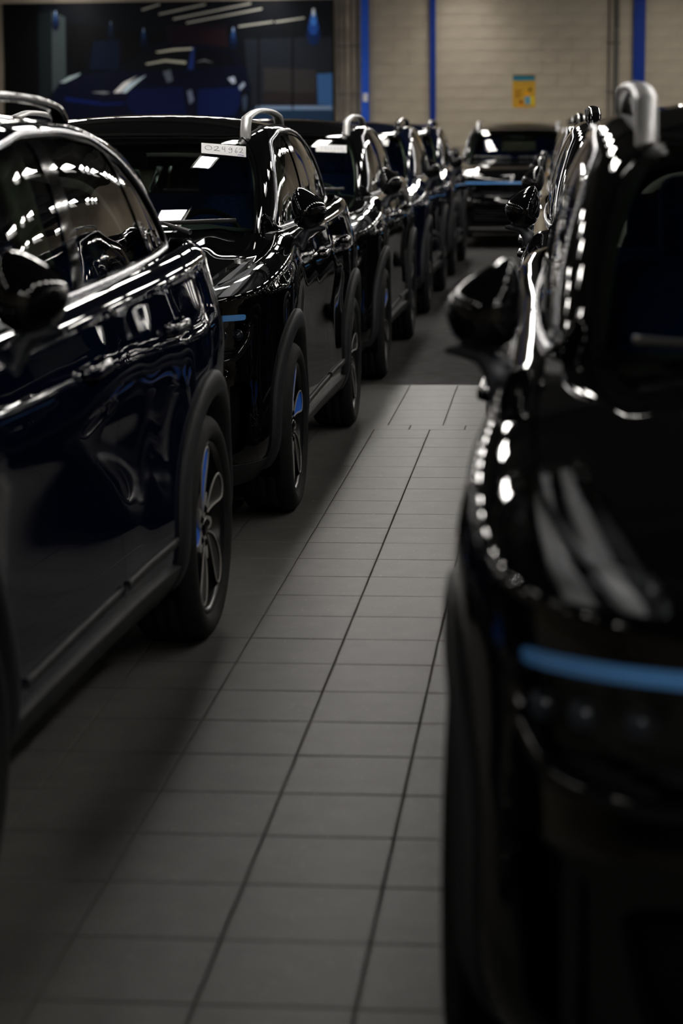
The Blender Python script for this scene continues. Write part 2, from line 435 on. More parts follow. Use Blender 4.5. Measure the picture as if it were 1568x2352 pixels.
def make_wheel(parent, y, side, rot, blue=(0, 1)):
    """wheel with its origin at the hub; side=+1 faces +x"""
    X0 = .925
    sx = lambda vf: ([(side*p[0], p[1], p[2]) for p in vf[0]], [tuple(reversed(q)) for q in vf[1]] if side < 0 else vf[1])
    rim = lathe([(.276, -.034), (.273, -.012), (.264, -.013), (.258, -.030), (.252, -.075), (.245, -.19), (.20, -.20), (.06, -.20)], 60)
    hub = lathe([(.0, -.030), (.060, -.030), (.070, -.033), (.074, -.048), (.074, -.12)], 40)
    o = obj('wheel', *sx(merge(rim, lathe([(.19, -.14), (.19, -.125), (.05, -.125)], 40))), M['rimblack'], parent, True)
    o.location = (side*X0, y, WZ); o.rotation_euler = (rot, 0, 0)
    V, F = [], []; n = 120
    prof = [(.274, -.20), (.31, -.222), (.330, -.220), (.350, -.205), (.360, -.180), (.3615, -.158), (.353, -.157), (.353, -.148), (.3618, -.147), (.3622, -.116), (.354, -.115), (.354, -.105),
            (.3622, -.104), (.3618, -.073), (.353, -.072), (.353, -.063), (.3615, -.062), (.3585, -.034), (.352, -.018), (.340, -.006), (.325, .002), (.308, .004), (.294, -.001), (.283, -.009), (.276, -.018), (.274, -.034)]
    for i in range(n):
        t = 2*math.pi*i/n
        for k, (r_, a_) in enumerate(prof):
            if i % 2 and (k in (3, 4, 5, 16, 17, 18)): r_ -= .0045
            V.append((a_, r_*math.cos(t), r_*math.sin(t)))
    m = len(prof)
    for i in range(n):
        j = (i+1) % n
        for k in range(m-1): F.append((i*m+k, i*m+k+1, j*m+k+1, j*m+k))
    tag(obj('tire', *sx((V, F)), M['rubber'], o, True), 'black tire with grooved tread')
    xf = lambda r_: -.030+.015*((r_-.06)/.20)
    tw = lambda r_: .34*((.262-r_)/.19)
    hw = [(.066, .008), (.09, .018), (.12, .030), (.15, .041), (.185, .050), (.215, .054), (.238, .050), (.252, .037), (.259, .018)]
    edges = []
    for k in range(5):
        th = math.pi/2+k*2*math.pi/5
        P3 = lambda r_, w_, dx=0: (xf(r_)+dx, r_*math.cos(th+tw(r_)+w_/r_), r_*math.sin(th+tw(r_)+w_/r_))
        a = [P3(r_, w_) for r_, w_ in hw]; b = [P3(r_, -w_*.9) for r_, w_ in hw]
        loop = a+[P3(.2610, 0)]+b[::-1]
        edges.append(tube(loop, .0032, 6, False, flat=(1.15, 1.0), up=(1, 0, 0)))
        # pocket: floor and walls
        V, F = [], []; dp = -.0035
        for r_, w_ in hw:
            V += [P3(r_, w_, -.001), P3(r_, w_*.94, dp), P3(r_, -w_*.84, dp), P3(r_, -w_*.9, -.001)]
        for i in range(len(hw)-1):
            for q in range(3): F.append((i*4+q, i*4+q+1, (i+1)*4+q+1, (i+1)*4+q))
        bl = (len(hw)-1)*4; c = len(V); V.append(P3(.2610, 0, -.001)); F += [(bl, bl+1, c), (bl+1, bl+2, c), (bl+2, bl+3, c)]
        sp = obj('spoke_insert', *sx((V, F)), M['blue'] if k in blue else M['rimblack'], o)
        tag(sp, 'bright blue insert inside a spoke' if k in blue else 'black recessed spoke insert')
    # machined web on the hub between the petals
    web = []
    for k in range(5):
        th = math.pi/2+(k+.5)*2*math.pi/5
        P3 = lambda r_, t_: (xf(r_)-.001, r_*math.cos(th+t_+tw(r_)*.8), r_*math.sin(th+t_+tw(r_)*.8))
        V = [P3(.030, -.5), P3(.030, .5), P3(.062, .40), P3(.10, .16), P3(.112, .03), P3(.112, -.03), P3(.10, -.16), P3(.062, -.40)]
        web.append((V+[(p[0]-.02, p[1], p[2]) for p in V], [tuple(range(8))]+[(i, (i+1) % 8, 8+(i+1) % 8, 8+i) for i in range(8)]))
    tag(obj('spoke', *sx(merge(*edges, *web)), M['machined'], o, False), 'machined silver edges of five spokes')
    obj('hub_cap', *sx(lathe([(.0, -.022), (.024, -.023), (.030, -.029), (.030, -.06)], 24)), M['gloss'], o, True)
    for k in range(5):
        th = math.pi/2+(k+.5)*2*math.pi/5+.28
        c = (0, .058*math.cos(th), .058*math.sin(th))
        obj('lug_bolt', *sx(lathe([(.0, -.024), (.007, -.024), (.008, -.0285), (.0125, -.0285), (.0125, -.034)], 14, c=c)), M['under'], o, True)
    return o

def build_car():
    B = build_body(); root = empty('car'); P = B.P
    sk, hd, gr, rf = B.skirt, B.hood, B.green, B.roof
    # ---------------- wheel openings
    for yw in WY:
        g = np.hypot(sk.V[:, 1]-yw, sk.V[:, 2]-.375)-.425
        g = np.where(sk.V[:, 0] < .55, 1, g); sk, _ = clip(sk, g)
    # inner dark shell (backing for all gaps)
    sobj('inner_shell', S(sk.V-sk.N*.075, sk.N, sk.A, sk.F).sym(), M['under'], root)
    # ---------------- headlights: cut from skirt and hood
    def ghl(V):
        x, y, z = V[:, 0], V[:, 1], V[:, 2]
        zb_ = np.interp(y, [0, .12, .22, .45, .70, .86], [.962, .962, .972, 1.012, 1.085, 1.145])
        xi = np.interp(y, [.05, .15, .30, .55, .80, .9], [.585, .600, .640, .690, .725, .76])
        return np.minimum(np.minimum(z-zb_, (x-xi)*.9), .84-y)
    lens, sk = clip(sk, ghl(sk.V)); lens2, hd = clip(hd, ghl(hd.V)); lens = lens+lens2
    for L in (lens, lens.mirror()):
        sgn = 1 if L is lens else -1
        h = sobj('headlight', L.off(-.045), M['bucket'], root)
        tag(h, 'clear headlight with two light guide strips running up the fender')
        sobj('lens', L.off(-.001), M['lampglass'], h, .04)
        # two strips following the lamp
        for nm, s0, wd in (('light_guide', .26, .085), ('light_guide', .62, .10)):
            y = L.V[:, 1]; xi = np.interp(y, [.05, .15, .30, .55, .80, .9], [.585, .600, .640, .690, .725, .76])
            xo = np.interp(y, [.05, .12, .2, .3, .45, .65, .85], [.72, .76, .795, .815, .82, .815, .80])
            q = (np.abs(L.V[:, 0])-xi)/(xo-xi)
            g = np.minimum(np.minimum(wd-np.abs(q-s0), (L.V[:, 2]-.975)*3), (.78-y)*3)
            st, _ = clip(L, g)
            if len(st.F): tag(sobj(nm, st.off(-.016), M['drl'], h, .02), 'white light guide strip')
        y = L.V[:, 1]
    # ---------------- hood
    hd, cowl_ = clip(hd, 1.235+.16*(hd.V[:, 0]/.7)**2-hd.V[:, 1])
    hd, _ = clip(hd, B.wE(hd.V[:, 1])-.004-hd.V[:, 0]-0.0*hd.V[:, 1])
    sobj('hood', hd.sym(), M['black'], root, .02)
    # cowl panel with wiper arms
    sobj('cowl', cowl_.off(-.02).sym(), M['plastic'], root)
    # ---------------- front: blue bar, grille opening, intakes
    x, y, z = sk.V.T
    def front(g): return np.where(sk.V[:, 1] > .9, -1, g)
    bar, sk = clip(sk, front(np.minimum(.0115-np.abs(sk.V[:, 2]-.885), (.795-sk.V[:, 0]))))
    tag(sobj('trim_bar', bar.off(.004).sym(), M['bluebar'], root, .012), 'thin blue bar across the nose')  # painted blue trim line, not a lamp
    gp = inset_poly([(-1, .870), (.812, .870), (.80, .80), (.745, .712), (-1, .700)], 6, .05)
    gril, sk = clip(sk, front(rpoly(gp, sk.V[:, 0], sk.V[:, 2])))
    g_ = tag(sobj('grille', gril.off(-.055).sym(), M['gloss'], root), 'dark recessed grille under the blue bar')
    lampc, rest = clip(gril, np.minimum(gril.V[:, 0]-.50, gril.V[:, 2]-.765))
    for L in (lampc, lampc.mirror()):
        h = sobj('fog_lamp', L.off(-.045), M['gloss'], root); tag(h, 'dark lower lamp cluster with clear lenses')
        sobj('lens', L.off(-.006), M['lampglass'], h)
        sg = 1 if L is lampc else -1
        for k, xx in enumerate((.555, .635, .71, .765)):
            yy = float(L.V[np.argmin((np.abs(L.V[:, 0])-xx)**2+(L.V[:, 2]-.815)**2), 1])
            V, F = lathe([(.0, .0), (.010, -.002), (.017, -.009), (.019, -.016), (.021, -.008), (.023, -.016)], 16)
            V = [(sg*xx+v[1], yy+.012-v[0]-.01, .815+v[2]) for v in V]
            tag(obj('projector', V, F, M['darklens'], h, True), 'round projector lens')
    for k in range(4):
        zc = .716+.014*k if k < 3 else .758
        s_, _ = clip(gril, .0045-np.abs(gril.V[:, 2]-zc))
        sobj('slat', s_.off(-.025).sym(), M['plastic'], g_, .02)
    vs_, _ = clip(gril, np.minimum(.49-gril.V[:, 0], gril.V[:, 2]-.77))
    for k in range(9):
        s_, _ = clip(vs_, .006-np.abs(vs_.V[:, 0]-.05*k-.03))
        if len(s_.F): sobj('grille_bar', s_.off(-.02).sym(), M['gloss'], g_, .02)
    from mathutils.bvhtree import BVHTree as BT
    bsk = BT.FromPolygons([tuple(v) for v in B.skirt.V], [tuple(q) for q in B.skirt.F])
    edge = [p for p in gp if p[0] > -.5 and p[1] < .86]+[(x_, .700) for x_ in np.linspace(.62, .03, 12)]
    lipp, lipn = [], []
    for a_, b_ in edge:
        hit = bsk.ray_cast(Vector((a_, -1, b_)), Vector((0, 1, 0)))
        if hit[0] is not None: lipp.append(hit[0]+hit[1]*.004 if hit[1].y < 0 else hit[0]-hit[1]*.004); lipn.append(hit[1] if hit[1].y < 0 else -hit[1])
    lipp = [tuple(p) for p in lipp]+[(-p.x, p.y, p.z) for p in reversed(lipp)]; lipn = [tuple(p) for p in lipn]+[(-p.x, p.y, p.z) for p in reversed(lipn)]
    tag(obj('grille_surround', *tube(lipp, .0175, 12, up=np.array(lipn)), M['gloss'], root, True), 'rounded gloss black rim along the lower edge of the grille')
    lp = inset_poly([(-1, .555), (.60, .575), (.665, .56), (.63, .40), (.58, .345), (-1, .335)], 6, .04)
    low, sk = clip(sk, front(rpoly(lp, sk.V[:, 0], sk.V[:, 2])))
    l_ = tag(sobj('lower_intake', low.off(-.06).sym(), M['under'], root), 'black lower air intake')
    for k in range(5):
        s_, _ = clip(low, np.minimum(.005-np.abs(low.V[:, 2]-(.385+.038*k)), (.57-low.V[:, 0])))
        sobj('slat', s_.off(-.03).sym(), M['plastic'], l_, .02)
    ap = inset_poly([(.705, .60), (.79, .64), (.815, .60), (.79, .36), (.70, .33)], 6, .03)
    air, sk = clip(sk, front(rpoly(ap, sk.V[:, 0], sk.V[:, 2])))
    for L in (air, air.mirror()):
        a_ = sobj('air_curtain', L.off(-.06), M['under'], root); tag(a_, 'black vertical air slot at the bumper corner')
        s_, _ = clip(L, .012-np.abs(np.abs(L.V[:, 0])-.735)); sobj('fin', s_.off(-.012), M['gloss'], a_, .03)
    lip, sk = clip(sk, front(np.minimum(.300-sk.V[:, 2], 1.2*(.78-sk.V[:, 1]))))
    tag(sobj('chin_panel', lip.off(.004).sym(), M['plastic'], root, .02), 'matt black lower lip of the bumper')
    skid, _ = clip(lip, np.minimum(.62-lip.V[:, 0], np.minimum(lip.V[:, 2]-.268, .292-lip.V[:, 2])))
    tag(sobj('skid_strip', skid.off(.010).sym(), M['silver'], root, .012), 'satin silver strip under the nose')
    # ---------------- sides
    x, y, z = sk.V.T
    rock, sk = clip(sk, np.minimum(.335-z, np.minimum(y-1.38, 3.24-y)))
    for L in (rock, rock.mirror()):
        r_ = sobj('rocker_cladding', L.off(.014), M['plastic'], root, .03); tag(r_, 'matt black sill cladding')
    y, z = sk.V[:, 1], sk.V[:, 2]
    GAP = .0022
    yb = np.where(z > .0, .60-.0*z, 0)
    bump, sk = clip(sk, (.545-y))
    sobj('front_bumper', bump.sym(), M['black'], root, .012)
    sk, _ = clip(sk, sk.V[:, 1]-(.545+2*GAP))
    y, z = sk.V[:, 1], sk.V[:, 2]
    f_y = 1.415+.05*np.clip((sk.V[:, 2]-.9)/.3, 0, 1)
    fend, sk = clip(sk, f_y-y)
    for L in (fend, fend.mirror()): sobj('fender', L, M['black'], root, .012)
    f_y = 1.415+.05*np.clip((sk.V[:, 2]-.9)/.3, 0, 1)
    sk, _ = clip(sk, sk.V[:, 1]-f_y-2*GAP)
    b_y = lambda s: 2.50-.03*(s.V[:, 2]-.8)
    d1, sk = clip(sk, b_y(sk)-sk.V[:, 1])
    sk, _ = clip(sk, sk.V[:, 1]-b_y(sk)-2*GAP)
    def rear_edge(s): return np.minimum(3.50-.10*np.clip((1.0-s.V[:, 2])/.3, 0, 1)-s.V[:, 1], np.hypot(s.V[:, 1]-WY[1], s.V[:, 2]-.375)-.505)
    d2, sk = clip(sk, rear_edge(sk)); sk, _ = clip(sk, -rear_edge(sk)-2*GAP)
    B.doors = []
    for L in (d1, d1.mirror(), d2, d2.mirror()):
        B.doors.append(sobj('door', L, M['black'], root, .014))
    g = np.minimum(.62-sk.V[:, 0], sk.V[:, 2]-.70); g = np.where(sk.V[:, 1] < 4.2, -1, g)
    tg, sk = clip(sk, g)
    sobj('tailgate', tg.sym(), M['black'], root, .012)
    g = np.minimum(.640-sk.V[:, 2], sk.V[:, 1]-4.12); rb, sk = clip(sk, g)
    sobj('rear_bumper', rb.sym(), M['plastic'], root, .012)
    tl, sk = clip(sk, np.minimum(np.minimum(sk.V[:, 1]-4.16, sk.V[:, 0]-.62), .11-np.abs(sk.V[:, 2]-1.02)))
    for L in (sk, sk.mirror()): sobj('quarter_panel', L, M['black'], root, .012)
    for L in (tl, tl.mirror()): tag(sobj('tail_lamp', L, M['red'], root, .02), 'red wraparound tail lamp')
    # ---------------- wheel arch cladding
    for yw in WY:
        rings = [(.488, .000), (.486, .010), (.478, .017), (.455, .022), (.425, .023), (.410, .018), (.404, .004), (.404, -.05)]
        angs = np.radians(np.linspace(-16 if yw < 2 else -14, 194, 64)); V, F = [], []
        for a in angs:
            for R_, of in rings:
                yy = yw+R_*math.cos(a); zz = max(.375+R_*math.sin(a), .215)
                p, n_ = project(P, yy, zz); V.append(p+n_*of)
        m = len(rings)
        for i in range(len(angs)-1):
            for k in range(m-1): F.append((i*m+k, i*m+k+1, (i+1)*m+k+1, (i+1)*m+k))
        for sg in (1, -1):
            tag(obj('arch_cladding', [(sg*v[0], v[1], v[2]) for v in V], F if sg < 0 else [tuple(reversed(q)) for q in F], M['plastic'], root, True), 'matt black wheel arch trim')
            # liner
            VL, FL = [], []
            for a in np.radians(np.linspace(-30, 210, 36)):
                for xx in (.89, .62): VL.append((sg*xx, yw+.425*math.cos(a), max(.2, .375+.425*math.sin(a))))
            nn = len(VL)//2
            for i in range(nn-1): FL.append((2*i, 2*i+1, 2*i+3, 2*i+2))
            VL += [(sg*.62, yw, .375)]; FL += [(2*i+1, nn*2, 2*i+3) for i in range(nn-1)]
            obj('wheel_liner', VL, FL, M['under'], root, True)
    # door side moulding: slim dark strip with a groove
    for sg in (1, -1):
        for y0, y1 in ((1.50, 2.47), (2.53, 3.14)):
            path, ups = [], []
            for yy in np.linspace(y0, y1, 14):
                p, n_ = project(P, yy, .395+.01*(yy-1.5)); path.append((sg*(p[0]+.004), p[1], p[2])); ups.append((sg*n_[0], n_[1], n_[2]))
            V, F = tube(path, .009, 8, flat=(1.6, .8), up=np.array(ups))
            tag(obj('door_moulding', V, F, M['plastic'], root, True), 'slim dark strip along the door bottom')
    # ---------------- greenhouse
    u_ = gr.A[:, 0]; nu = B.PG.shape[0]
    # windscreen: front faces bounded by the pillar lines
    ia = int(np.argmin((B.PG[:nu//2, 0, 0]-.690)**2)); ua = ia/(nu-1)
    ub = 1-int(np.argmin((B.PG[::-1][:nu//2, 0, 0]-.60)**2))/(nu-1)
    v_ = gr.A[:, 1]
    def rr(g1, g2, r):                              # rounded intersection of two scalars
        a, b = np.maximum(r-g1, 0), np.maximum(r-g2, 0)
        return np.where((g1 < r) & (g2 < r), r-np.hypot(a, b), np.minimum(g1, g2))
    sx_ = (ua-gr.A[:, 0])*5.9; sv = (.955-gr.A[:, 1])*.92
    ws_, gr = clip(gr, rr(sx_, sv, .05))
    sx2 = (ua-ws_.A[:, 0])*5.9; sv2 = (.955-ws_.A[:, 1])*.92
    gl, frit = clip(ws_, rr(sx2-.028, sv2-.045, .055))
    tag(sobj('windshield', gl.off(-.004).sym(), M['windshield'], root), 'green tinted windshield')
    tag(sobj('windshield_border', frit.off(-.004).sym(), M['gloss'], root), 'black border of the windshield')
    B.ws = gl
    sx_ = (gr.A[:, 0]-ub)*5.9; sv = np.minimum(.90-gr.A[:, 1], gr.A[:, 1]-.02)*.5
    rw_, gr = clip(gr, rr(sx_, sv, .05))
    tag(sobj('tailgate_window', rw_.off(-.004).sym(), M['darkglass'], root), 'dark tailgate glass')
    dlo = inset_poly([(1.545, 1.185), (1.70, 1.275), (1.93, 1.450), (2.13, 1.552), (2.45, 1.600), (2.85, 1.608), (3.20, 1.588), (3.47, 1.525), (3.68, 1.43), (3.83, 1.325), (3.92, 1.262), (3.91, 1.235),
                      (3.6, 1.222), (3.0, 1.203), (2.2, 1.182), (1.6, 1.172)], 5, .06)
    g = rpoly(dlo, gr.V[:, 1], gr.V[:, 2]); g = np.where(gr.V[:, 0] < .45, -1, g)
    dl, gr = clip(gr, g)
    lp_ = loops(dl); lp_ = max(lp_, key=len)
    sobj('cabin_frame', gr.sym(), M['black'], root, .012)
    sobj('roof_panel', rf.sym(), M['black'], root)
    # chrome trim round the side windows
    pth = dl.V[lp_]; nrm = dl.N[lp_]
    step = max(1, len(pth)//150); keep = [0]
    for i in range(1, len(pth)):
        if np.linalg.norm(pth[i]-pth[keep[-1]]) > .03: keep.append(i)
    for sg in (1, -1):
        mm = np.array([sg, 1, 1])
        V, F = tube((pth[keep]+nrm[keep]*.002)*mm, .0085, 10, True, flat=(1.0, .65), up=nrm[keep]*mm)
        tag(obj('window_trim', V, F, M['chrome'], root, True), 'bright satin trim round the side windows')
    inner, edge = clip(dl, rpoly(dlo, dl.V[:, 1], dl.V[:, 2])-.020)
    def bars(s):                                     # >0 inside a pillar
        y, z = s.V[:, 1], s.V[:, 2]
        b = .055-np.abs(y-(2.52+.10*(z-1.3))); c = .022-np.abs(y-(3.46-.62*(z-1.3)))
        return np.maximum(b, c)
    pil, panes = clip(inner, bars(inner))
    fw, rest = clip(panes, 2.52-panes.V[:, 1]); mw, qw = clip(rest, (3.46-.62*(rest.V[:, 2]-1.3))-rest.V[:, 1])
    for sg in (0, 1):
        fr = edge+pil; fr = fr.mirror() if sg else fr
        f_ = sobj('window_frame', fr.off(-.001), M['gloss'], root); tag(f_, 'gloss black pillars between the side windows')
        for L, mm in ((fw, 'sideglass'), (mw, 'sideglass'), (qw, 'darkglass')):
            L = L.mirror() if sg else L
            sobj('side_window', L.off(-.006), M[mm], root)
    # ---------------- roof rails, fin
    RFv = B.G1
    for sg in (1, -1):
        path, ups, rad = [], [], []
        for k, t in enumerate(1-np.cos(np.linspace(0, math.pi, 60)) if False else np.concatenate([np.linspace(0, .08, 14)**1.0, np.linspace(.1, .86, 24), np.linspace(.88, 1, 12)])):
            yy = 1.985+1.30*t; ex = float(np.interp(max(yy, 2.30), RFv[:200, 1], RFv[:200, 0]))-.018; ez = float(np.interp(yy, RFv[:200, 1], RFv[:200, 2]))
            lift = .092*math.sqrt(max(0, 1-(1-min(1, t/.065))**2))*math.sqrt(max(0, 1-(1-min(1, (1-t)/.13))**2))
            path.append((sg*ex, yy, ez-.022-.03*(1-min(1, t/.05))+lift-.030*t*t)); ups.append((0, -.8 if t < .06 else 0, 1))
        V, F = tube(path, 1.0, 10, flat=(.026, .013), up=None)
        tag(obj('roof_rail', V, F, M['silver'], root, True), 'raised satin silver roof rail')
    fin = [(0, 3.62, 1.60), (0, 3.74, 1.655), (0, 3.80, 1.665), (0, 3.83, 1.60)]
    V = [(sx*(.028 if k in (0, 3) else .010), y, z) for (k, (x, y, z)) in enumerate(fin) for sx in (1, -1)]
    F = [(0, 2, 3, 1), (2, 4, 5, 3), (4, 6, 7, 5), (0, 6, 4, 2), (1, 3, 5, 7)]
    obj('antenna_fin', V, F, M['gloss'], root)
    # ---------------- mirrors
    for sg in (1, -1):
        V, F = [], []; nu_, nv_ = 28, 18
        for i in range(nv_+1):
            ph = -math.pi/2+math.pi*i/nv_
            for j in range(nu_):
                th = 2*math.pi*j/nu_; e = .82
                f_ = lambda c: math.copysign(abs(c)**e, c)
                zz = f_(math.sin(ph)); xx = f_(math.cos(ph))*f_(math.cos(th)); yy = f_(math.cos(ph))*f_(math.sin(th))
                yy = yy if yy < 0 else yy*.30
                wx = 1.0-.52*max(zz, 0)**1.6-.10*max(-zz, 0)
                xo = (xx+1)/2
                V.append((sg*(.815+.160*xo*wx), 1.655+.105*yy*(1-.15*zz)+.035*xo**2, 1.262+.094*zz-.012*xo))
        for i in range(nv_):
            for j in range(nu_):
                F.append((i*nu_+j, i*nu_+(j+1) % nu_, (i+1)*nu_+(j+1) % nu_, (i+1)*nu_+j))
        mh = obj('mirror_housing', V, F if sg > 0 else [q[::-1] for q in F], M['gloss'], root, True); tag(mh, 'gloss black door mirror')
        bm = bmesh.new(); bm.from_mesh(mh.data); bmesh.ops.remove_doubles(bm, verts=bm.verts, dist=1e-5); bmesh.ops.recalc_face_normals(bm, faces=bm.faces); bm.to_mesh(mh.data); bm.free()
        V, F = lathe([(0, 0), (.066, .001), (.068, -.004)], 24)
        obj('mirror_glass', [(sg*.898+v[1]*1.02, 1.715+v[0], 1.252+v[2]*1.02) for v in V], F, M['chrome'], mh, True)
        V, F = tube([(sg*.972, 1.655, 1.168), (sg*.935, 1.655, 1.166), (sg*.900, 1.655, 1.160), (sg*.872, 1.655, 1.135), (sg*.845, 1.64, 1.095), (sg*.815, 1.62, 1.070)], [.008, .018, .026, .030, .034, .042], 12, flat=(1.9, .85), up=(0, 0, 1))
        tag(obj('mirror_arm', V, F, M['foot'], root, True), 'matt dark grey mirror foot')
    # ---------------- handles
    for sg in (1, -1):
        for yy, zz in ((2.26, 1.015), (3.22, 1.035)):
            path, ups = [], []
            for t in np.linspace(0, 1, 12):
                p, n_ = project(P, yy+.22*t-.11, zz+.01*t); of = .030*min(1, math.sin(math.pi*t)*2.2)
                path.append((sg*(p[0]+of), p[1], p[2])); ups.append((sg*n_[0], n_[1], n_[2]))
            V, F = tube(path, .013, 10, flat=(1.25, .7), up=np.array(ups))
            obj('door_handle', V, F, M['black'], root, True)
    # ---------------- wheels
    B.wheels = []
    for yw in WY:
        for sg in (1, -1): B.wheels.append(make_wheel(root, yw, sg, 0.0))
    # ---------------- underbody and cabin
    ub_ = boxes([(0, 2.27, .24, 1.20, 3.9, .04), (0, 2.3, .25, 1.66, 1.7, .03)])
    obj('underbody', *ub_, M['under'], root)
    obj('cabin_floor', *boxes([(0, 2.55, .42, 1.5, 2.6, .04), (0, 1.28, .72, 1.45, .04, .62), (0, 3.85, .75, 1.4, .04, .62)]), M['under'], root)
    # dashboard: smooth roll across the cabin
    V, F = [], []; prof = [(1.34, 1.10), (1.45, 1.145), (1.60, 1.165), (1.74, 1.150), (1.83, 1.10), (1.86, 1.02), (1.82, .90), (1.74, .70), (1.40, .66)]
    for xx in np.linspace(-.68, .68, 25):
        b = .030*math.exp(-((xx-.36)/.17)**2)
        for k, (yy, zz) in enumerate(prof): V.append((xx, yy+.06*(xx/.68)**2*(1 if k < 5 else 0), zz+(b if 1 <= k <= 4 else 0)))
    m = len(prof)
    for i in range(24):
        for k in range(m-1): F.append((i*m+k, i*m+k+1, (i+1)*m+k+1, (i+1)*m+k))
    d_ = obj('dashboard', V, F, M['dash'], root, True)
    V, F = tube([(.36+.185*math.cos(a), 2.02+.075*math.sin(a), 1.06+.17*math.sin(a)) for a in np.linspace(0, 2*math.pi, 40, endpoint=False)], .014, 8, True, up=(0, -1, .4))
    sw = obj('steering_wheel', V, F, M['dash'], root, True)
    obj('steering_hub', *merge(tube([(.36, 1.84, 1.0), (.36, 2.0, 1.055)], .045, 12), boxes([(.36, 2.015, 1.05, .33, .025, .045)]), boxes([(.36, 2.005, .97, .05, .025, .16)])), M['dash'], sw)
    def seat(xc, yc, wd=.50, tall=.64):
        s_ = bevel_box('seat', (xc, yc, .66), (wd, .52, .17), M['seat'], root, .06)
        bevel_box('seat_back', (xc, yc+.34, .98), (wd*.98, .16, tall), M['seat'], s_, .06, xf=Matrix.Rotation(-.22, 4, 'X'))
        bevel_box('head_restraint', (xc, yc+.435, 1.39), (.27, .10, .20), M['seat'], s_, .04, xf=Matrix.Rotation(-.12, 4, 'X'))
        return s_
    for xc in (-.37, .37): seat(xc, 2.22)
    s_ = bevel_box('seat', (0, 3.12, .68), (1.28, .50, .17), M['seat'], root, .06)
    bevel_box('seat_back', (0, 3.46, .98), (1.26, .16, .60), M['seat'], s_, .06, xf=Matrix.Rotation(-.28, 4, 'X'))
    for xc in (-.42, .42): bevel_box('head_restraint', (xc, 3.58, 1.34), (.26, .10, .16), M['seat'], s_, .04)
    # light headliner and pillar linings
    hl = S(rf.V-np.array([0, 0, .045]), -rf.N, rf.A, [q[::-1] for q in rf.F])
    hl, _ = clip(hl, np.minimum(hl.V[:, 1]-2.02, 3.9-hl.V[:, 1])); 
    sobj('headliner', hl.sym(), M['lining'], root)
    for sg in (1, -1):
        i1 = min(ia+6, nu-1)
        col = B.PG[i1, :, :]; pth2 = [(sg*(p[0]-.045), p[1]+.03, p[2]-.012) for p in col[3:-4:3]]
        V, F = tube(pth2, .022, 8, flat=(1.5, 1)); obj('pillar_lining', V, F, M['lining'], root, True)
        V, F = tube([(sg*(.690-.11*((z_-1.2)/.36)), 2.56+.10*(z_-1.3), z_) for z_ in np.linspace(.7, 1.55, 8)], .03, 8, flat=(1.2, 3.6), up=(0, 1, 0)); obj('pillar_lining', V, F, M['lining'], root, True)
    bevel_box('rear_view_mirror', (0, 1.90, 1.475), (.23, .035, .07), M['dash'], root, .015)
    # door cards
    for sg in (1, -1):
        obj('door_lining', *boxes([(sg*.755, 2.45, .90, .03, 2.3, .52)]), M['dash'], root)
    # wipers resting on the foot of the windshield
    from mathutils.bvhtree import BVHTree
    w2 = gl.sym(); bv = BVHTree.FromPolygons([tuple(v) for v in w2.V], [tuple(q) for q in w2.F])
    def on_ws(x, z, lift):
        hit = bv.ray_cast(Vector((x, 0, z)), Vector((0, 1, 0)))
        if hit[0] is None: return None
        n_ = hit[1] if hit[1].y < 0 else -hit[1]
        return hit[0]+n_*lift
    for x0, x1 in ((.60, .02), (-.08, -.60)):
        path = []
        for t in np.linspace(0, 1, 16):
            x = x0+(x1-x0)*t; p = on_ws(x, 1.207-.010*(1-abs(x)/.6), .014)
            if p is not None: path.append(tuple(p))
        if len(path) > 3:
            wp = obj('wiper', *tube(path, .007, 8, flat=(1.0, 1.6), up=(0, -.6, .8)), M['blade'], root, True)
            k = len(path)//2; a = path[k]
            arm = [(a[0], a[1], a[2]+.006), (a[0]*.75+x0*.25, a[1]-.05, a[2]-.015), (a[0]*.5+x0*.5, a[1]-.10, a[2]-.035)]
            obj('wiper_arm', *tube(arm, [.006, .009, .012], 8), M['blade'], wp, True)
    return root, B

# ================================================================== THE ROOM
def ray(px, py):
    d = (f*F_PX + r*(px-784) - u*(py-1176)).normalized(); return Vector((0, 0, CAM_H)), d
def pix(px, py, Y):
    o, d = ray(px, py); t = (Y-o.y)/d.y; return o+d*t
XW, YB, YW, ZC = 11.0, -7.0, 38.0, 4.7
M['tile'] = mat('floor_tile_grey', (0.112, 0.109, 0.104), 0.40, 0, 0.06, noise=(9, 0.10), bump=(260, 0.10, 0.001))
M['grout'] = mat('grout', (0.15, 0.135, 0.095), 0.85, noise=(40, 0.2))
M['carpet'] = mat('dark_carpet', (0.062, 0.061, 0.060), 0.95, 0, 0.1, noise=(6, 0.25), bump=(500, 0.6, 0.004))
M['block'] = mat('sand_block', (0.42, 0.365, 0.285), 0.85, 0, 0.25, noise=(3.0, 0.10), bump=(60, 0.2, 0.003))
M['wall'] = mat('sand_wall', (0.38, 0.33, 0.26), 0.9, 0, 0.2, noise=(1.5, 0.12))
M['ceil'] = mat('dark_ceiling', (0.035, 0.034, 0.033), 0.9, 0, 0.2)
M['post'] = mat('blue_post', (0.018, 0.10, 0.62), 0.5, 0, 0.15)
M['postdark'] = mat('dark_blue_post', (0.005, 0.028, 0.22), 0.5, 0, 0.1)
M['beam'] = mat('grey_beam', (0.035, 0.035, 0.036), 0.7)
M['pipe'] = mat('grey_pipe', (0.10, 0.095, 0.085), 0.6)
M['palepipe'] = mat('pale_pipe', (0.42, 0.38, 0.31), 0.6)
M['white'] = mat('white_metal', (0.75, 0.75, 0.74), 0.5)
M['shade'] = mat('lamp_shade_grey', (0.05, 0.05, 0.05), 0.5)
M['lamp'] = mat('diffuser', (0.9, 0.9, 0.88), 0.5, emit=(1.0, 0.96, 0.90), estr=LAMP)

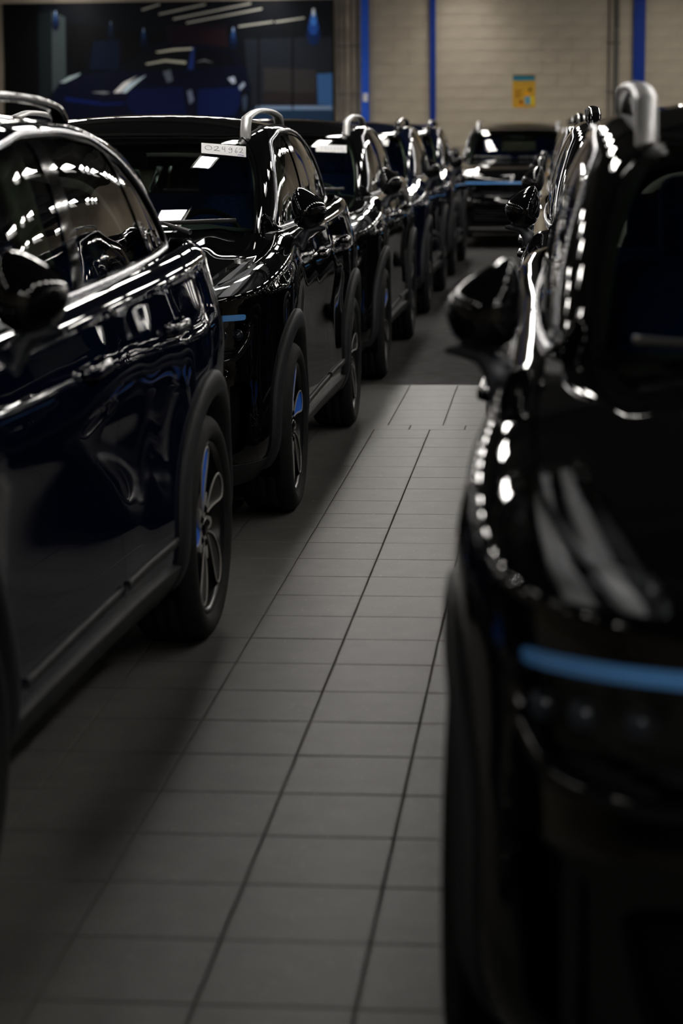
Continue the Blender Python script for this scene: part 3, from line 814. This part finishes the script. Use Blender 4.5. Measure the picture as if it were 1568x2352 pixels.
# speckled tiles
nt = M['tile'].node_tree; bs = nt.nodes['Principled BSDF']
tc = nt.nodes.new('ShaderNodeTexCoord'); vo = nt.nodes.new('ShaderNodeTexVoronoi'); vo.inputs['Scale'].default_value = 120
mp_ = nt.nodes.new('ShaderNodeNewGeometry')
nt.links.new(mp_.outputs['Position'], vo.inputs['Vector'])
cr = nt.nodes.new('ShaderNodeValToRGB'); cr.color_ramp.elements[0].position = 0.10; cr.color_ramp.elements[0].color = (1, 1, 1, 1)
cr.color_ramp.elements[1].position = 0.16; cr.color_ramp.elements[1].color = (0, 0, 0, 1)
nt.links.new(vo.outputs['Distance'], cr.inputs['Fac'])
vn = nt.nodes.new('ShaderNodeTexNoise'); vn.inputs['Scale'].default_value = 45; nt.links.new(mp_.outputs['Position'], vn.inputs['Vector'])
vt = nt.nodes.new('ShaderNodeMath'); vt.operation = 'GREATER_THAN'; vt.inputs[1].default_value = 0.60; nt.links.new(vn.outputs['Fac'], vt.inputs[0])
vm = nt.nodes.new('ShaderNodeMath'); vm.operation = 'MULTIPLY'; nt.links.new(cr.outputs['Color'], vm.inputs[0]); nt.links.new(vt.outputs[0], vm.inputs[1])
mx = nt.nodes.new('ShaderNodeMixRGB'); mx.inputs['Color2'].default_value = (0.70, 0.66, 0.52, 1)
old = bs.inputs['Base Color'].links[0].from_socket
for n_ in nt.nodes:
    if n_.type == 'TEX_NOISE' and n_ is not vn:
        for l_ in list(n_.inputs['Vector'].links): nt.links.remove(l_)
        nt.links.new(mp_.outputs['Position'], n_.inputs['Vector'])
nt.links.new(vm.outputs[0], mx.inputs['Fac']); nt.links.new(old, mx.inputs['Color1']); nt.links.new(mx.outputs['Color'], bs.inputs['Base Color'])

def struct(name, V, F, m, label=None):
    o = obj(name, V, F, m); o['kind'] = 'structure'
    if label: o['label'] = label
    return o
TD, TW = 0.3324, 0.302
Y_CARPET = 13.95
floor = struct('floor', *boxes([(0, (YB+YW)/2, -.056, 2*XW, YW-YB, .10)]), M['grout'], 'grey tiled showroom floor running into dark carpet')
cp = obj('carpet', *boxes([(0, (Y_CARPET+YW)/2, -.0030, 2*XW-.02, YW-Y_CARPET-.02, .006)]), M['carpet'], floor)
tag(cp, 'dark grey carpet beyond the tiles')
def tile_mesh(wd, dp):
    e = .0025; h = .006
    V = [(-wd/2, -dp/2, -h), (wd/2, -dp/2, -h), (wd/2, dp/2, -h), (-wd/2, dp/2, -h),
         (-wd/2, -dp/2, -.0012), (wd/2, -dp/2, -.0012), (wd/2, dp/2, -.0012), (-wd/2, dp/2, -.0012),
         (-wd/2+e, -dp/2+e, 0), (wd/2-e, -dp/2+e, 0), (wd/2-e, dp/2-e, 0), (-wd/2+e, dp/2-e, 0)]
    F = [(8, 9, 10, 11)]
    for i in range(4):
        j = (i+1) % 4; F += [(i, j, 4+j, 4+i), (4+i, 4+j, 8+j, 8+i)]
    return V, F
GR = .0035
spots = []                                   # (x, y, w, d)
ys = 6.176
rows = [ys+k*TD for k in range(-28, 18)]     # row start lines
y_strip = rows[0]
lines = [ys+k*TD for k in range(-30, 18) if ys+k*TD < 11.86]
top = lines[-1]
for y0 in lines[:-1]:
    for k in range(-24, 24):
        spots.append((-.652+TW*(k+.5), y0+TD/2, TW-GR, TD-GR))
for k in range(-24, 24): spots.append((-.765+TW*(k+.5), top+.092, TW-GR, .184-GR))
y = top+.184
while y < Y_CARPET-.05:
    d_ = min(TD, Y_CARPET-y)
    for k in range(-24, 24): spots.append((-.589+TW*(k+.5), y+d_/2, TW-GR, d_-GR))
    y += TD
vis = lambda s_: (0 if (-1.75 < s_[0] < .05 and 3.2 < s_[1]) else 5)+abs(s_[0]+.55)*1.2+max(0, s_[1]-3.4)*.02+(8 if s_[1] < 3.2 else 0)
spots.sort(key=vis)
cache = {}
for i, (x, y, wd, dp) in enumerate(spots[:300]):
    key = (round(wd, 3), round(dp, 3))
    if key not in cache:
        V, F = tile_mesh(wd, dp); o = obj('tile', V, F, M['tile'], floor); cache[key] = o
    else:
        o = cache[key].copy(); COL.objects.link(o)
    o.location = (x, y, -.0004*rng.random()); o.rotation_euler = (rng.normal(0, .0012), rng.normal(0, .0012), 0)
parts = []
for (x, y, wd, dp) in spots[300:]:
    if abs(x) < 7.2:
        V, F = tile_mesh(wd, dp); parts.append(([(a+x, b+y, c) for a, b, c in V], F))
rest_ = obj('tile_field', *merge(*parts), M['tile'], floor); rest_['kind'] = 'stuff'

wb = struct('wall_back', *boxes([(0, YW+.15, ZC/2, 2*XW, .30, ZC)]), M['wall'], 'sand coloured block wall at the far end')
struct('wall_left', *boxes([(-XW-.15, (YB+YW)/2, ZC/2, .3, YW-YB, ZC)]), M['wall'])
struct('wall_right', *boxes([(XW+.15, (YB+YW)/2, ZC/2, .3, YW-YB, ZC)]), M['wall'])
struct('wall_front', *boxes([(0, YB-.15, ZC/2, 2*XW, .3, ZC)]), M['wall'])
struct('ceiling', *boxes([(0, (YB+YW)/2, ZC+.1, 2*XW+.6, YW-YB+.6, .2)]), M['ceil'])
# block courses in view
pL, pR = pix(770, 150, YW), pix(1600, 150, YW)
bw, bh = .50, .20
b0 = None; z = 1.30; c = 0
while z < 4.1:
    x = pL.x+(bw/2 if c % 2 else 0)
    while x < pR.x+.2:
        if b0 is None:
            V, F = boxes([(0, 0, 0, bw-.012, .03, bh-.010)]); b0 = obj('block', V, F, M['block'], wb); o = b0
        else: o = b0.copy(); COL.objects.link(o)
        o.location = (x+bw/2, YW-.006+rng.normal(0, .0012), z+bh/2)
        x += bw
    z += bh; c += 1
# posts
def post(px0, px1, m, label, depth=.16):
    a, b = pix(px0, 140, YW-depth-.03), pix(px1, 140, YW-depth-.03); x = (a.x+b.x)/2; wd = b.x-a.x
    t = empty('steel_post', (x, YW-.03, 0)); tag(t, label, 'post')
    fl = .018
    obj('flange', *boxes([(0, -depth+fl/2-.0, ZC/2, wd, fl, ZC)]), M[m], t)
    obj('flange', *boxes([(0, -fl/2-.022, ZC/2, wd, fl, ZC)]), M[m], t)
    obj('web', *boxes([(0, -depth/2-.011, ZC/2, .014, depth-.058, ZC)]), M[m], t)
    obj('base_plate', *boxes([(0, -depth/2-.014, .010, wd+.10, depth+.0, .020)]), M[m], t)
    return t, x, wd
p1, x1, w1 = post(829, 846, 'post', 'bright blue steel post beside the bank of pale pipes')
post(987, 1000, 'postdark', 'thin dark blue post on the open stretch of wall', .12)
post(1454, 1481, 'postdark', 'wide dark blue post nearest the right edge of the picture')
q = pix(839, 224, YW-.17)
lb = obj('label_plate', *boxes([(q.x-x1, -.173, q.z, .075, .008, .13)]), M['white'], p1); tag(lb, 'small white label on the blue post')
def pipe(px, wpx, m, label, grp=None):
    a = pix(px, 140, YW-.08); wd = wpx/134.0
    t = empty('wall_pipe', (a.x, YW-.075, 0)); tag(t, label, 'pipe', grp)
    V, F = tube([(0, 0, 0.0), (0, 0, ZC-.02)], wd/2, 14, up=(0, 1, 0)); obj('pipe', V, F, M[m], t, True)
    for z in (.6, 1.4, 2.2, 3.0, 3.8): obj('clamp', *boxes([(0, .025, z, wd+.05, .06, .03)]), M[m], t)
for px_, lb_ in ((778, 'slim grey pipe in the bank, nearest the mural'), (790, 'slim grey pipe in the bank, second from the mural'), (806, 'slim grey pipe in the bank, third from the mural'), (819, 'slim grey pipe in the bank, nearest the blue post')):
    pipe(px_, 5, 'pipe', lb_, 'pipes between the mural and the blue post')
pipe(1398, 5, 'pipe', 'thin grey pipe left of the thick dark pipe')
pipe(1415, 11, 'pipe', 'thick dark pipe left of the wide blue post')

# printed boards --------------------------------------------------------
def flat(name, pts, m, parent, Y, lift):
    V = [pix(px, py, Y) for px, py in pts]; n = len(V)
    V = [(v.x, Y-lift, v.z) for v in V]
    o = obj(name, V, [tuple(range(n))], m, parent)
    return o
def ink(name, rgb, rough=.5): return mat(name, tuple((c/255.0)**2.2 for c in rgb), rough, 0, 0.1)
YM = YW-.11
a, b = pix(5, 8, YM), pix(768, 300, YM)
mur = empty('mural', ((a.x+b.x)/2, YW, 0)); tag(mur, 'long dark printed mural of a navy car in a hall', 'mural')
mur_b = obj('board', *boxes([((a.x+b.x)/2, YM+.028, (a.z+.95)/2, b.x-a.x, .05, a.z-.95)]), ink('mural_dark', (14, 18, 26)), None)
def adopt(o, p):
    o.parent = p; o.matrix_parent_inverse = Matrix.Translation(-Vector(p.location)); return o
adopt(mur_b, mur)
lay = [0.003]
def pr(pts, rgb, nm='print'):
    rgb = tuple(min(250, q_*(1.0+.6*min(1, max(0, (max(rgb)-50)/60)))) for q_ in rgb)
    lay[0] += .0006
    adopt(flat(nm, pts, ink('print', rgb), None, YM, lay[0]), mur)
pr([(10, 12), (88, 12), (88, 270), (10, 270)], (6, 8, 10)); pr([(88, 30), (115, 25), (118, 220), (92, 235)], (28, 34, 37))
pr([(118, 25), (150, 40), (152, 205), (120, 215)], (54, 62, 64)); pr([(150, 50), (330, 78), (330, 160), (152, 180)], (7, 10, 16))
pr([(215, 95), (275, 90), (275, 160), (205, 160)], (12, 24, 44))
pr([(345, 75), (375, 72), (375, 95), (345, 100)], (10, 12, 20)); pr([(380, 60), (520, 55), (520, 108), (390, 104)], (30, 22, 32)); pr([(455, 72), (520, 66), (525, 108), (470, 100)], (38, 25, 32))
pr([(545, 70), (765, 30), (765, 90), (545, 95)], (16, 20, 26)); pr([(560, 90), (765, 84), (765, 250), (575, 245)], (34, 38, 46))
pr([(605, 155), (725, 160), (725, 215), (605, 210)], (52, 50, 52)); pr([(605, 212), (725, 214), (725, 242), (605, 236)], (46, 40, 42))
pr([(728, 170), (764, 168), (764, 243), (730, 240)], (40, 66, 100)); pr([(576, 250), (765, 246), (765, 300), (560, 300)], (30, 48, 70)); pr([(590, 243), (765, 243), (765, 252), (585, 252)], (78, 92, 112))
for xx in (594, 672, 765): pr([(xx-2, 82), (xx+2, 82), (xx+2, 252), (xx-2, 250)], (8, 10, 14))
for p_, q_ in (((326, 23), (367, 10)), ((365, 33), (472, 10)), ((398, 44), (576, 8)), ((428, 53), (602, 20)), ((548, 61), (627, 50)), ((632, 51), (699, 41))):
    pr([(p_[0], p_[1]-2), (q_[0], q_[1]-2), (q_[0], q_[1]+2), (p_[0], p_[1]+2)], (112, 112, 106))
for cx, cy, s_, bright in ((720, 25, 1.3, 1.0), (128, 28, .7, .6), (330, 68, .7, .55), (255, 52, .7, .4), (536, 66, .8, .6)):
    for k, (ww, hh, rgb) in enumerate(((26, 60, (16, 34, 70)), (19, 42, (24, 52, 104)), (12, 26, (44, 82, 140)), (5, 9, (150, 178, 215)))):
        rgb = tuple(int(10+(c-10)*bright) for c in rgb)
        pr([(cx-2*s_, cy-4*s_), (cx+2*s_, cy-4*s_), (cx+ww*.5*s_, cy+hh*.7*s_), (cx+ww*.25*s_, cy+hh*s_), (cx-ww*.25*s_, cy+hh*s_), (cx-ww*.5*s_, cy+hh*.7*s_)], rgb)
pr([(118, 232), (122, 212), (138, 190), (180, 172), (268, 160), (300, 138), (335, 114), (372, 105), (450, 103), (500, 108), (540, 128), (566, 160), (577, 205), (575, 250), (560, 300), (125, 300)], (9, 15, 36))
pr([(268, 160), (305, 138), (338, 116), (372, 110), (446, 108), (428, 158), (330, 163)], (14, 18, 24)); pr([(452, 112), (500, 112), (535, 130), (548, 150), (450, 158)], (10, 13, 24))
pr([(432, 160), (440, 110), (448, 108), (444, 160)], (26, 40, 84))
pr([(358, 119), (400, 112), (443, 110), (442, 114), (400, 117), (362, 122)], (140, 140, 128)); pr([(335, 146), (380, 137), (428, 141), (427, 147), (380, 142), (338, 149)], (128, 128, 118)); pr([(450, 143), (470, 136), (492, 145), (470, 141)], (80, 80, 84))
pr([(138, 190), (160, 176), (187, 168), (178, 176), (150, 190)], (104, 116, 118)); pr([(150, 222), (240, 236), (285, 234), (285, 240), (240, 243), (150, 232)], (14, 26, 72))
pr([(262, 213), (285, 190), (318, 174), (306, 182), (276, 213)], (160, 172, 176)); pr([(279, 213), (295, 194), (337, 172), (318, 188), (290, 213)], (134, 148, 156))
pr([(210, 212), (240, 216), (255, 213), (240, 210)], (90, 94, 96)); pr([(300, 205), (420, 200), (430, 280), (330, 285), (290, 240)], (12, 22, 58))
pr([(430, 210), (440, 206), (446, 230), (436, 240)], (74, 80, 96)); pr([(524, 180), (538, 176), (542, 190), (534, 192)], (120, 128, 140)); pr([(548, 200), (560, 188), (564, 195), (552, 208)], (100, 110, 124))
pr([(455, 205), (550, 200), (556, 230), (540, 265), (455, 275)], (13, 26, 64)); pr([(552, 220), (564, 208), (573, 220), (572, 250), (560, 268), (552, 250)], (8, 10, 14)); pr([(556, 225), (564, 216), (569, 225), (567, 248), (560, 258)], (46, 56, 72))
pr([(375, 165), (392, 160), (398, 185), (385, 190)], (70, 76, 84))

YP = YW-.028
a, b = pix(1177, 172, YP), pix(1229, 247, YP)
pos = empty('poster', ((a.x+b.x)/2, YW, b.z)); tag(pos, 'yellow poster with a teal header on the block wall', 'poster')
pb = adopt(obj('sheet', *boxes([((a.x+b.x)/2, YP+.004, (a.z+b.z)/2, b.x-a.x, .006, a.z-b.z)]), ink('poster_yellow', (190, 146, 50)), None), pos)
def pp(pts, rgb): lay[0] += .0003; adopt(flat('print', pts, ink('print', rgb), None, YP, lay[0]-.020), pos)
lay[0] = .022
pp([(1177.5, 172.5), (1228.5, 172.5), (1228.5, 185.5), (1177.5, 185.5)], (40, 112, 132)); pp([(1177.5, 172.5), (1228.5, 172.5), (1228.5, 175.5), (1177.5, 175.5)], (44, 62, 70))
for k in range(6): pp([(1181+k*7.2, 190.5), (1186.6+k*7.2, 190.5), (1186.6+k*7.2, 195.5), (1181+k*7.2, 195.5)], (176, 138, 52))
for k in range(6): pp([(1182.5, 205+k*3.6), (1200-(k % 3)*2.2-k*.6, 205+k*3.6), (1200-(k % 3)*2.2-k*.6, 206.9+k*3.6), (1182.5, 206.9+k*3.6)], (150, 104, 34))
pp([(1214, 204), (1219, 200), (1221, 206), (1217, 211), (1213, 210)], (74, 60, 30)); pp([(1203, 216), (1210, 209), (1215, 213), (1218, 219), (1204, 221)], (226, 152, 20))
pp([(1204, 222), (1217, 221), (1218, 239), (1206, 240)], (92, 150, 172)); pp([(1219, 222), (1226, 221), (1226, 241), (1219, 241)], (216, 196, 20)); pp([(1193, 231), (1198, 229), (1200, 236), (1196, 239), (1192, 236)], (120, 40, 20)); pp([(1191, 240), (1200, 238), (1202, 243), (1191, 244)], (226, 140, 30))

# ceiling beams and luminaires
for i, yb_ in enumerate((2.0, 8.0, 14.0, 20.0, 26.0, 32.0)):
    struct('trim_%d' % (i+1), *boxes([(0, yb_, ZC-.14, 2*XW, .16, .28)]), M['beam'])
proto = empty('ceiling_light', (0, 0, 0))
LL, ZL, LW = .82, 3.95, .36                        # luminaire length, height of its lower rim, width
obj('housing', *boxes([(0, 0, .185, LW, LL+.04, .03), (-LW/2, 0, .035, .010, LL+.04, .27), (LW/2, 0, .035, .010, LL+.04, .27)]), M['shade'], proto)
obj('diffuser', *boxes([(0, 0, .125, LW-.06, LL, .07)]), M['lamp'], proto)
for q in (-.32, .32): obj('hanger', *tube([(0, q, .17), (0, q, ZC-ZL)], .006, 6, up=(0, 1, 0)), M['pipe'], proto)
tag(proto, 'hanging ceiling light with dark grey sides and glowing white diffuser above the cars', 'ceiling light', 'ceiling lights in rows')
first = True
ROWS = {-8.2: (.5, 37), -4.85: (2.6, 37), -1.5: (9.9, 37), 1.85: (3.4, 37), 5.2: (5.5, 37), 8.55: (5.5, 37)}
spots = [(X_, ya+1.90*k) for X_, (ya, yz) in ROWS.items() for k in range(40) if ya+1.90*k < yz]
spots += [(.9, -2.2), (.9, -4.2), (2.6, -2.6), (2.6, -4.6), (2.6, 1.4), (2.6, -.6), (-4.85, .7), (-4.85, -1.2), (5.2, -5.1)]  # extra lamps, added to brighten the front of the near right car
for X_, y in spots:
    o = proto if first else copy_tree(proto); first = False
    o.location = (X_, y, ZL)

# ================================================================== PLACE THE CARS
car0, BB = build_car()
XL, XR = -1.99, .76
LAB = [
 (XL, 3.17, 'navy', 'navy blue car nearest on the left with its rear wheel in view', 0.08),
 (XL, 8.32, 'black', 'black car with the handwritten 024962 sheet in its windshield', 0.0),
 (XL, 13.42, 'black', 'black car directly behind the one with the 024962 sheet', 0.5),
 (XL, 18.57, 'navy', 'navy car in the left row, fourth from the camera', 1.0),
 (XL, 23.67, 'navy', 'navy car at the far end of the left row', 1.3),
 (XR, 2.76, 'black', 'black car filling the right foreground with blue trim bar', 2.1),
 (XR, 8.35, 'black', 'black car right behind the right foreground car, mirror against the aisle', 0.4),
 (XR, 13.55, 'black', 'black car in the right row, third from the camera', 0.9),
 (XR, 18.75, 'black', 'black car in the right row, fourth from the camera', 1.8),
 (XR, 23.9, 'black', 'black car at the far end of the right row', 2.7),
 (-.50, 29.9, 'black', 'black car facing the aisle from its far end', 0.7)]
cars = []
for i, (X_, Y_, pm, lab, rot) in enumerate(LAB):
    c = car0 if i == 0 else copy_tree(car0)
    cars.append((c, X_, Y_, pm, lab, rot))
for c, X_, Y_, pm, lab, rot in cars:
    c.location = (X_, Y_, 0); tag(c, lab, 'car', 'parked cars' if False else None); c['group'] = 'cars parked in two rows'
    paint(c, M[pm])
    if pm == 'navy' or (X_ == XR and Y_ > 5):             # these cars have gloss black rails
        for ch in c.children:
            if ch.name.split('.')[0] == 'roof_rail':
                s_ = ch.material_slots[0]; s_.link = 'OBJECT'; s_.material = M['gloss']; ch['label'] = 'raised gloss black roof rail'
    if lab.startswith('navy blue car nearest'):          # parked a touch askew, nose away from the aisle
        a_ = math.radians(-1.7); p_ = Vector((.925, 3.664, 0)); c.rotation_euler.z = a_
        c.location = Vector((X_, Y_, 0))+p_-Matrix.Rotation(a_, 3, 'Z')@p_
    for ch in c.children:
        if ch.name.split('.')[0] == 'wheel': ch.rotation_euler = (rot if ch.location.y > 2 else rot-1.257, 0, 0)

# sheets of paper behind the windscreens
from mathutils.bvhtree import BVHTree
ws = BB.ws.sym(); bvh = BVHTree.FromPolygons([tuple(v) for v in ws.V], [tuple(q) for q in ws.F])
def on_glass(px, py, X_, Y_, lift):
    o, d = ray(px, py); hit = bvh.ray_cast(o-Vector((X_, Y_, 0)), d)
    if hit[0] is None: return None
    n_ = hit[1] if hit[1].y < 0 else -hit[1]
    return hit[0]+n_*lift+Vector((X_, Y_, 0))
def sheet(c4, X_, Y_, label, digits=None, logo=False):
    def bl(a, b): return tuple((1-a)*(1-b)*c4[0][k]+a*(1-b)*c4[1][k]+a*b*c4[2][k]+(1-a)*b*c4[3][k] for k in (0, 1))
    n, m = 14, 5; V = []
    for j in range(m):
        for i in range(n):
            p = on_glass(*bl(i/(n-1), j/(m-1)), X_, Y_, .004)
            if p is None: print('sheet miss', label); return
            V.append(p)
    c = sum(V, Vector())/len(V); k = n*m
    V2 = V+[v+Vector((0, .0008, -.0008)) for v in V]
    F = [(j*n+i, j*n+i+1, (j+1)*n+i+1, (j+1)*n+i) for j in range(m-1) for i in range(n-1)]
    F += [tuple(q+k for q in reversed(fc)) for fc in F]
    t = empty('paper_sheet', c); tag(t, label, 'paper', 'sheets on the windshields')
    adopt(obj('sheet', V2, F, M['paper'], None), t)
    if digits:
        parts = []
        for st, wd in digits:
            pth = [on_glass(*bl(a, b), X_, Y_, .0055) for a, b in st]
            parts.append(tube([tuple(p) for p in pth], wd, 5, up=(0, -.5, .86), flat=(1, .4)))
        adopt(obj('writing', *merge(*parts), M['ink'], None), t)
    if logo:
        parts = []
        for st in ([(.82, .90), (.84, .84), (.86, .91), (.88, .85)], [(.885, .90), (.90, .85), (.915, .92)], [(.92, .93), (.935, .86), (.95, .95)]):
            pth = [on_glass(*bl(a, b), X_, Y_, .0055) for a, b in st]; parts.append(tube([tuple(p) for p in pth], .0012, 5, up=(0, -.5, .86), flat=(1.3, .4)))
        adopt(obj('printed_mark', *merge(*parts), M['inkblue'], None), t)
def dig(ch, x0, w_):
    G = {'0': [[(.5+.5*math.cos(q), .5+.34*math.sin(q)) for q in np.linspace(0, 6.28, 20)]],
         '2': [[(.05, .32), (.3, .16), (.68, .18), (.72, .36), (.4, .62), (.05, .82), (.35, .78), (1.0, .82)]],
         '4': [[(.25, .14), (.12, .46), (.30, .54), (.62, .50)], [(.72, .16), (.70, .50), (.72, .88)]],
         '9': [[(.75, .30), (.45, .18), (.12, .36), (.3, .56), (.62, .48), (.78, .24), (.80, .60), (.70, .90), (.35, .98), (.2, .86)]],
         '6': [[(.62, .10), (.30, .36), (.12, .68), (.25, .90), (.58, .86), (.66, .66), (.40, .60), (.18, .72)]]}
    out = []
    for st in G[ch]:
        P_ = np.array(st); t = np.linspace(0, len(P_)-1, 26); P_ = np.array([np.interp(t, np.arange(len(P_)), P_[:, k]) for k in (0, 1)]).T
        out.append([(x0+w_*a, .16+.62*b) for a, b in P_])
    return out
W1 = []
for ch, x0, w_, wd in (('0', .085, .15, .0009), ('2', .28, .14, .0011), ('4', .455, .10, .0009), ('9', .60, .11, .0009), ('6', .745, .09, .0008), ('2', .845, .10, .0008)):
    W1 += [(s_, wd*1.25) for s_ in dig(ch, x0, w_)]
sheet([(462, 329.5), (564, 338), (564, 362.5), (462, 353)], XL, 8.32, 'white sheet reading 024962 behind the nearest black windshield', W1, True)
W2 = []
for ch, x0 in (('2', .16), ('9', .27), ('2', .37), ('2', .47), ('2', .58), ('4', .68), ('0', .79)): W2 += [(s_, .0007) for s_ in dig(ch, x0, .07)]
sheet([(725, 333), (795, 335), (795, 352), (725, 349)], XL, 13.42, 'white sheet with faint writing on the second black windshield', W2, True)
def front_px(X_, Y_, x, z):                     # where a point of a windshield shows, to lay the sheet on the glass
    hit = bvh.ray_cast(Vector((x, 0, z)), Vector((0, 1, 0))); p = hit[0]+Vector((X_, Y_, 0))-Vector((0, 0, CAM_H))
    return 784+F_PX*p.dot(r)/p.dot(f), 1176-F_PX*p.dot(u)/p.dot(f)
for Y_, z_, lab in ((18.57, 1.50, 'blank white sheet on the fourth windshield of the left row'), (23.67, 1.50, 'small white sheet on the last windshield of the left row')):
    sheet([front_px(XL, Y_, a_, b_) for a_, b_ in ((.30, z_+.022), (.50, z_+.010), (.50, z_-.045), (.30, z_-.033))], XL, Y_, lab)
